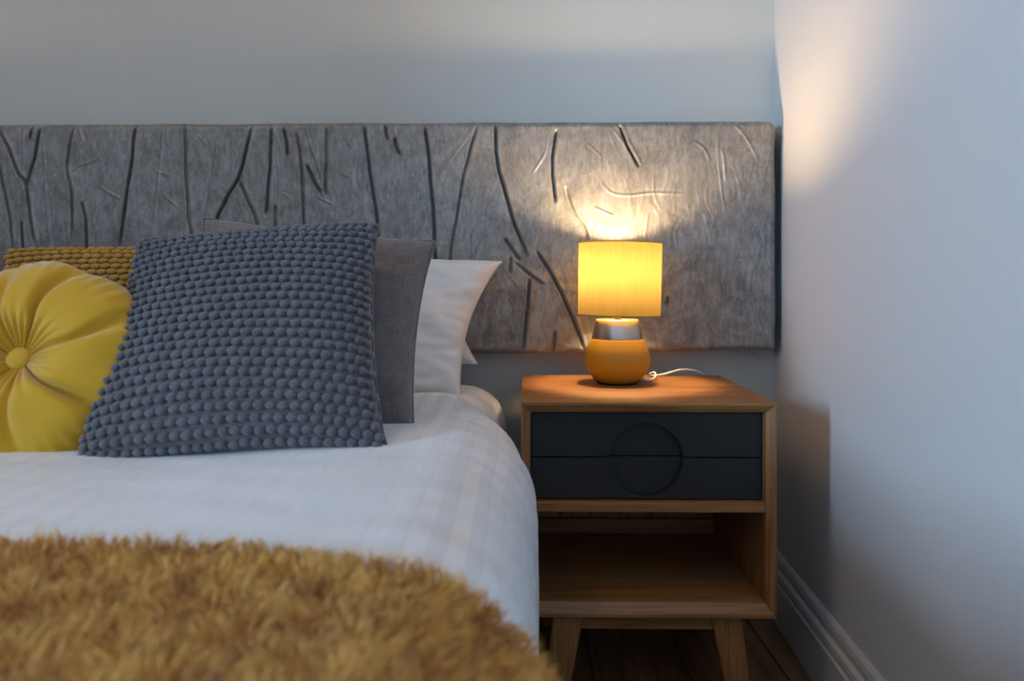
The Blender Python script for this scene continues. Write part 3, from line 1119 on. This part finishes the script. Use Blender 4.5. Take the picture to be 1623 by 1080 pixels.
# round buttoned cushion
ctr = P(46, 580, 1.020)
axis = Vector((0.10, -1, 0.48)).normalized()     # the way its face looks
rt = Vector((0, 0, 1)).cross(axis).normalized() * -1
if rt.x < 0:
    rt = -rt
upv = axis.cross(rt)
if upv.z < 0:
    upv = -upv
rc = empty('round_cushion', ctr - upv * 0.15)
tag(rc, 'round yellow velvet cushion gathered to a covered button', 'cushion')
RC, NR, NA = 0.160, 44, 200
cre = [0.33, 1.24, 1.95, 2.7, 3.4, 4.2, 4.95, 5.60]
crw = [0.8, 1.3, 0.7, 1.0, 0.9, 1.0, 0.7, 1.2]
VV = []
rg = np.random.default_rng(3)
for side in (1, -1):
    for i in range(NR + 1):
        q = i / NR
        for k in range(NA):
            an = 2 * math.pi * k / NA
            cr = 0.0
            lob = 0.0
            for j, ca in enumerate(cre):
                dd = (an - ca + math.pi) % (2 * math.pi) - math.pi
                dd += 0.10 * math.sin(q * 5 + j * 1.9)
                wdt = 0.045 + 0.05 * q
                cr += math.exp(-(dd / wdt) ** 2) * crw[j]
                lob += math.exp(-(dd / 0.22) ** 2) * crw[j]
            fine = 0.0022 * math.sin(an * 31 + 2 * math.sin(an * 3)) * math.exp(-((q - 0.22) / 0.16) ** 2) + 0.0016 * math.sin(an * 47 + 1.3 * math.sin(5 * an)) * math.exp(-((q - 0.93) / 0.12) ** 2)
            rr_ = RC * q * (1 - 0.042 * lob * q ** 3)
            dome = max(0, 1 - q ** 2.6) ** 0.5
            dim = 1 - 0.62 * math.exp(-(q / 0.26) ** 2)
            t_ = 0.064 * dome * dim
            t_ -= cr * 0.021 * (q ** 0.5) * (1 - q ** 5)
            t_ += fine
            t_ += 0.004 * noise.noise((q * 3 * math.cos(an), q * 3 * math.sin(an), 4 + side))
            if i == NR:
                t_ = 0
            p = ctr + rt * (rr_ * math.cos(an)) + upv * (rr_ * math.sin(an) * 0.96) + axis * (t_ if side > 0 else -0.8 * t_)
            VV.append(p - rc.location)
FF = []
for sd in (0, 1):
    of = sd * (NR + 1) * NA
    for i in range(NR):
        for k in range(NA):
            f = (of + i * NA + k, of + i * NA + (k + 1) % NA, of + (i + 1) * NA + (k + 1) % NA, of + (i + 1) * NA + k)
            FF.append(f)
bm = bmesh.new()
vs = [bm.verts.new(v) for v in VV]
for f in FF:
    bm.faces.new([vs[q] for q in f])
bmesh.ops.remove_doubles(bm, verts=bm.verts, dist=2e-5)
bm_obj('velvet_cover', bm, M['yellow_velvet'], rc, True)
bt = lathe('button', [(0, 0.007), (0.006, 0.0066), (0.0125, 0.005), (0.0160, 0.0018), (0.0168, -0.002), (0.015, -0.006), (0, -0.007)], M['yellow_velvet'], rc, 40)
bt.rotation_mode = 'QUATERNION'
bt.rotation_quaternion = axis.to_track_quat('Z', 'Y')
bt.location = ctr + axis * 0.027 - rc.location

# ------------------------------------------------------------------ nightstand
NX0, NX1, NY0, NY1 = 0.0190, 0.4690, 1.34, 1.74
NZ0, NZ1 = 0.1830, 0.5630
NCX = (NX0 + NX1) / 2


def make_nightstand(label):
    t = empty('nightstand', (NCX, (NY0 + NY1) / 2, 0))
    tag(t, label, 'nightstand')
    ox, oy = NCX, (NY0 + NY1) / 2
    x0, x1, y0, y1 = NX0 - ox, NX1 - ox, NY0 - oy, NY1 - oy
    e, bv, th_ = 0.0045, 0.010, 0.0168   # front lip, depth of the bevel, board thickness

    def board(name, outer0, outer1, inner0, inner1, mat):
        """Mitred board: outer face to the outside, front chamfered inwards."""
        # outer edge points (lip), lip inner points, inner points behind the chamfer, all as (x, z)
        bm_ = bmesh.new()
        lip0 = [outer0[k] + (inner0[k] - outer0[k]) * (e / th_) for k in (0, 1)]
        lip1 = [outer1[k] + (inner1[k] - outer1[k]) * (e / th_) for k in (0, 1)]
        ring = []
        for o_, l_, i_ in ((outer0, lip0, inner0), (outer1, lip1, inner1)):
            ring.append([bm_.verts.new((o_[0], y0, o_[1])), bm_.verts.new((l_[0], y0, l_[1])), bm_.verts.new((i_[0], y0 + bv, i_[1])),
                         bm_.verts.new((i_[0], y1, i_[1])), bm_.verts.new((o_[0], y1, o_[1]))])
        for k in range(5):
            bm_.faces.new((ring[0][k], ring[0][(k + 1) % 5], ring[1][(k + 1) % 5], ring[1][k]))
        bm_.faces.new(ring[0])
        bm_.faces.new(ring[1])
        bmesh.ops.recalc_face_normals(bm_, faces=bm_.faces)
        bmesh.ops.bevel(bm_, geom=list(bm_.edges), offset=0.0008, segments=1, affect='EDGES')
        return bm_obj(name, bm_, mat, t)

    oTL, oTR, oBR, oBL = (x0, NZ1), (x1, NZ1), (x1, NZ0), (x0, NZ0)
    tt, tb_ = 0.0185, 0.025
    iTL, iTR, iBR, iBL = (x0 + th_, NZ1 - tt), (x1 - th_, NZ1 - tt), (x1 - th_, NZ0 + tb_), (x0 + th_, NZ0 + tb_)
    board('top_board', oTL, oTR, iTL, iTR, M['oakx'])
    board('bottom_board', oBL, oBR, iBL, iBR, M['oakx'])
    board('side_board', oTL, oBL, iTL, iBL, M['oakz'])
    board('side_board', oTR, oBR, iTR, iBR, M['oakz'])
    fy = y0 + 0.026
    za, zb_ = 0.3845, NZ1 - tt          # drawer block
    ix0, ix1 = x0 + th_, x1 - th_
    box_obj('divider_board', (ix0, ix1, y0 + 0.011, y1 - 0.012, za - 0.0185, za - 0.001), M['oakx'], t, 0.001, 1)
    # two drawer fronts with a round hollow shared between them
    cz, cx, cr = 0.4570, 0.0, 0.0655
    zm_ = 0.4602

    def drawer(lo_, hi_, up):
        d = empty('drawer', (0, fy, 0))
        d.parent = t
        gx = 0.0012
        bm_ = bmesh.new()
        X0, X1 = ix0 + gx, ix1 - gx
        Z0, Z1 = lo_ + 0.001, hi_ - 0.001
        zc_edge = Z0 if up else Z1
        dz = zc_edge - cz
        half = math.sqrt(cr * cr - dz * dz)
        a0 = math.atan2(dz, half)
        a1 = math.pi - a0
        n_ = 40
        if up:
            angs = [a0 + (a1 - a0) * k / n_ for k in range(n_ + 1)]
        else:
            angs = [a0 - (math.pi + 2 * a0) * k / n_ for k in range(n_ + 1)]
        arc_ = [(cx + cr * math.cos(a), cz + cr * math.sin(a)) for a in angs]
        outline = []
        if up:
            outline = [(X1, Z0), (X1, Z1), (X0, Z1), (X0, Z0)]
            loop_ = [(arc_[0][0], Z0)] + outline + [(arc_[-1][0], Z0)] + arc_[-2:0:-1]
        else:
            outline = [(X1, Z1), (X1, Z0), (X0, Z0), (X0, Z1)]
            loop_ = [(arc_[0][0], Z1)] + outline + [(arc_[-1][0], Z1)] + arc_[-2:0:-1]
        f0 = [bm_.verts.new((p[0], 0, p[1])) for p in loop_]
        f1 = [bm_.verts.new((p[0], 0.015, p[1])) for p in loop_]
        fa = bm_.faces.new(f0)
        fb = bm_.faces.new(f1)
        m_ = len(loop_)
        for k in range(m_):
            bm_.faces.new((f0[k], f0[(k + 1) % m_], f1[(k + 1) % m_], f1[k]))
        bmesh.ops.recalc_face_normals(bm_, faces=bm_.faces)
        bmesh.ops.bevel(bm_, geom=list(fa.edges), offset=0.002, segments=2, affect='EDGES')
        bmesh.ops.triangulate(bm_, faces=[f for f in bm_.faces if len(f.verts) > 4])
        bm_obj('drawer_front', bm_, M['black'], d)
        # floor of the hollow and the drawer box behind it
        box_obj('drawer_box', (X0 + 0.004, X1 - 0.004, 0.0148, 0.33, Z0 + 0.0001, Z1 - 0.0001), M['black'], d)
        return d

    drawer(za, zm_, False)
    drawer(zm_, zb_, True)
    # back of upright slats with a low rail standing on the bottom board
    n_ = 6
    wv = (ix1 - ix0) / n_
    for k in range(n_):
        box_obj('back_slat', (ix0 + k * wv + 0.0008, ix0 + (k + 1) * wv - 0.0008, y1 - 0.012, y1 - 0.004, NZ0 + tb_, za - 0.02), M['oakz'], t, 0.0008, 1)
    box_obj('back_rail', (ix0, ix1, y1 - 0.024, y1 - 0.0125, NZ0 + tb_, NZ0 + tb_ + 0.033), M['oakx'], t, 0.001, 1)
    # splayed legs and the aprons between them
    for sx in (-1, 1):
        for sy in (-1, 1):
            bm_ = bmesh.new()
            ya, yb_ = (y0 + 0.012, y0 + 0.047) if sy < 0 else (y1 - 0.047, y1 - 0.012)
            yc, yd = (y0 + 0.004, y0 + 0.032) if sy < 0 else (y1 - 0.032, y1 - 0.004)
            lo_ = [(sx * 0.1875, yc, 0), (sx * 0.1495, yc, 0), (sx * 0.1495, yd, 0), (sx * 0.1875, yd, 0)]
            hi_ = [(sx * 0.1665, ya, NZ0), (sx * 0.1130, ya, NZ0), (sx * 0.1130, yb_, NZ0), (sx * 0.1665, yb_, NZ0)]
            hexa(bm_, lo_, hi_)
            bmesh.ops.recalc_face_normals(bm_, faces=bm_.faces)
            bmesh.ops.bevel(bm_, geom=list(bm_.edges), offset=0.0025, segments=2, affect='EDGES')
            bm_obj('leg', bm_, M['oakz'], t)
    for ya in (y0 + 0.020, y1 - 0.038):
        bm_ = bmesh.new()
        k = 0.0045
        hexa(bm_, [(-0.1135 - k, ya, NZ0 - 0.028), (0.1135 + k, ya, NZ0 - 0.028), (0.1135 + k, ya + 0.018, NZ0 - 0.028), (-0.1135 - k, ya + 0.018, NZ0 - 0.028)],
             [(-0.1135, ya, NZ0), (0.1135, ya, NZ0), (0.1135, ya + 0.018, NZ0), (-0.1135, ya + 0.018, NZ0)])
        bm_obj('apron', bm_, M['oakx'], t)
    for sx in (-1, 1):
        box_obj('apron', (sx * 0.142 - 0.009, sx * 0.142 + 0.009, y0 + 0.047, y1 - 0.047, NZ0 - 0.028, NZ0), M['oaky'], t)
    t.rotation_euler.z = math.radians(-0.9)
    return t


ns = make_nightstand('oak nightstand with two black drawers and an open shelf')

# ------------------------------------------------------------------ lamp
LX, LY, LZ = 0.2215, 1.60, NZ1


def make_lamp(label):
    t = empty('table_lamp', (LX, LY, LZ))
    tag(t, label, 'lamp')
    prof = [(0.0, 0.003), (0.040, 0.003), (0.0455, 0.0055), (0.0520, 0.0125), (0.0585, 0.0215), (0.0640, 0.0310), (0.0675, 0.0405), (0.0690, 0.0490), (0.0685, 0.0560),
            (0.0665, 0.0650), (0.0635, 0.0740), (0.0595, 0.0835), (0.0560, 0.0905), (0.0535, 0.0945), (0.050, 0.0945), (0.0, 0.0945)]
    lathe('lamp_base', prof, M['ceramic'], t, 72)
    lathe('base_foot', [(0, 0), (0.041, 0), (0.042, 0.0032), (0, 0.0032)], M['foot'], t, 48)
    lathe('metal_collar', [(0.0, 0.0938), (0.0532, 0.0938), (0.0534, 0.096), (0.0500, 0.112), (0.0462, 0.1275), (0.0450, 0.1325), (0.0436, 0.1345), (0.010, 0.1350), (0.0, 0.1350)], M['chrome'], t, 72)
    lathe('stem', [(0.0, 0.134), (0.0075, 0.134), (0.0075, 0.150), (0.012, 0.150), (0.0135, 0.152), (0.0135, 0.186), (0, 0.186)], M['chrome'], t, 24)
    # drum shade, slightly askew, hung on a ring with three arms
    r0, r1, z0, z1 = 0.0862, 0.0872, 0.1440, 0.2945
    sh = lathe('lamp_shade', [(r0, z0), (r1, z1)], M['shade'], t, 96)
    sh.rotation_euler = (0, math.radians(0.9), 0)
    sh.location = (0.0015, 0, 0)
    for z_, r_ in ((z0, r0), (z1, r1)):
        pts_ = [(r_ * math.cos(a), r_ * math.sin(a), z_) for a in [2 * math.pi * k / 32 for k in range(32)]]
        tube('shade_rim', pts_, 0.0011, M['shade_rim'], sh, 6, True, 2)
    sp_ = [(0.0155 * math.cos(a), 0.0155 * math.sin(a), 0.176) for a in [2 * math.pi * k / 16 for k in range(16)]]
    tube('shade_ring', sp_, 0.0014, M['chrome'], sh, 6, True, 2)
    for k in range(3):
        a = 2 * math.pi * k / 3 + 0.5
        ca, sa = math.cos(a), math.sin(a)
        tube('shade_arm', [(0.0155 * ca, 0.0155 * sa, 0.176), (0.05 * ca, 0.05 * sa, 0.170), (0.0855 * ca, 0.0855 * sa, 0.160)], 0.0012, M['chrome'], sh, 6, sub=3)
    lb = lathe('bulb', [(0.0195, 0.2102), (0.0265, 0.224), (0.0285, 0.236), (0.0268, 0.249), (0.019, 0.2605), (0.009, 0.2655), (0, 0.2665)], M['bulb'], t, 32)
    lathe('bulb_neck', [(0, 0.186), (0.0125, 0.186), (0.013, 0.196), (0.0195, 0.210), (0.0, 0.2101)], M['frame'], lb, 32)
    pts_ = [(0.050, 0.035, 0.0165), (0.064, 0.030, 0.0035), (0.078, 0.036, 0.0030), (0.090, 0.052, 0.0075), (0.0925, 0.075, 0.0135), (0.085, 0.090, 0.0080), (0.095, 0.104, 0.0030), (0.125, 0.118, 0.0055), (0.160, 0.124, 0.0140), (0.190, 0.127, 0.0125), (0.212, 0.136, 0.0040), (0.220, 0.148, -0.012), (0.222, 0.154, -0.10), (0.215, 0.156, -0.30)]
    tube('power_cord', pts_, 0.0024, M['cord'], t, 8, sub=6)
    return t


lathe('fill_plate', [(0, 0), (0.17, 0), (0.17, -0.03), (0.16, -0.035), (0, -0.035)], M['frame'], CEIL_FILL, 48)
lathe('fill_glow_bowl', [(0.16, -0.035), (0.155, -0.06), (0.12, -0.085), (0.06, -0.098), (0, -0.10)], M['fill_bowl'], CEIL_FILL, 48)  # glowing body of the added fill, out of view
tag(CEIL_FILL, 'added unseen warm fill lamp on the ceiling over the bed', 'ceiling light')

lamp = make_lamp('lit lamp with yellow drum shade and chrome collar on the nightstand')


def copy_tree(o_, parent=None):
    c_ = o_.copy()
    COL.objects.link(c_)
    c_.parent = parent
    for ch in o_.children:
        copy_tree(ch, c_)
    return c_


# the matching pair on the far side of the bed, beyond the left picture edge
n2 = copy_tree(ns)
n2.location.x = -1.93
n2['label'] = 'matching oak nightstand on the far side of the bed'
l2 = copy_tree(lamp)
l2.location.x = -1.90
l2['label'] = 'matching lit yellow lamp on the far nightstand'
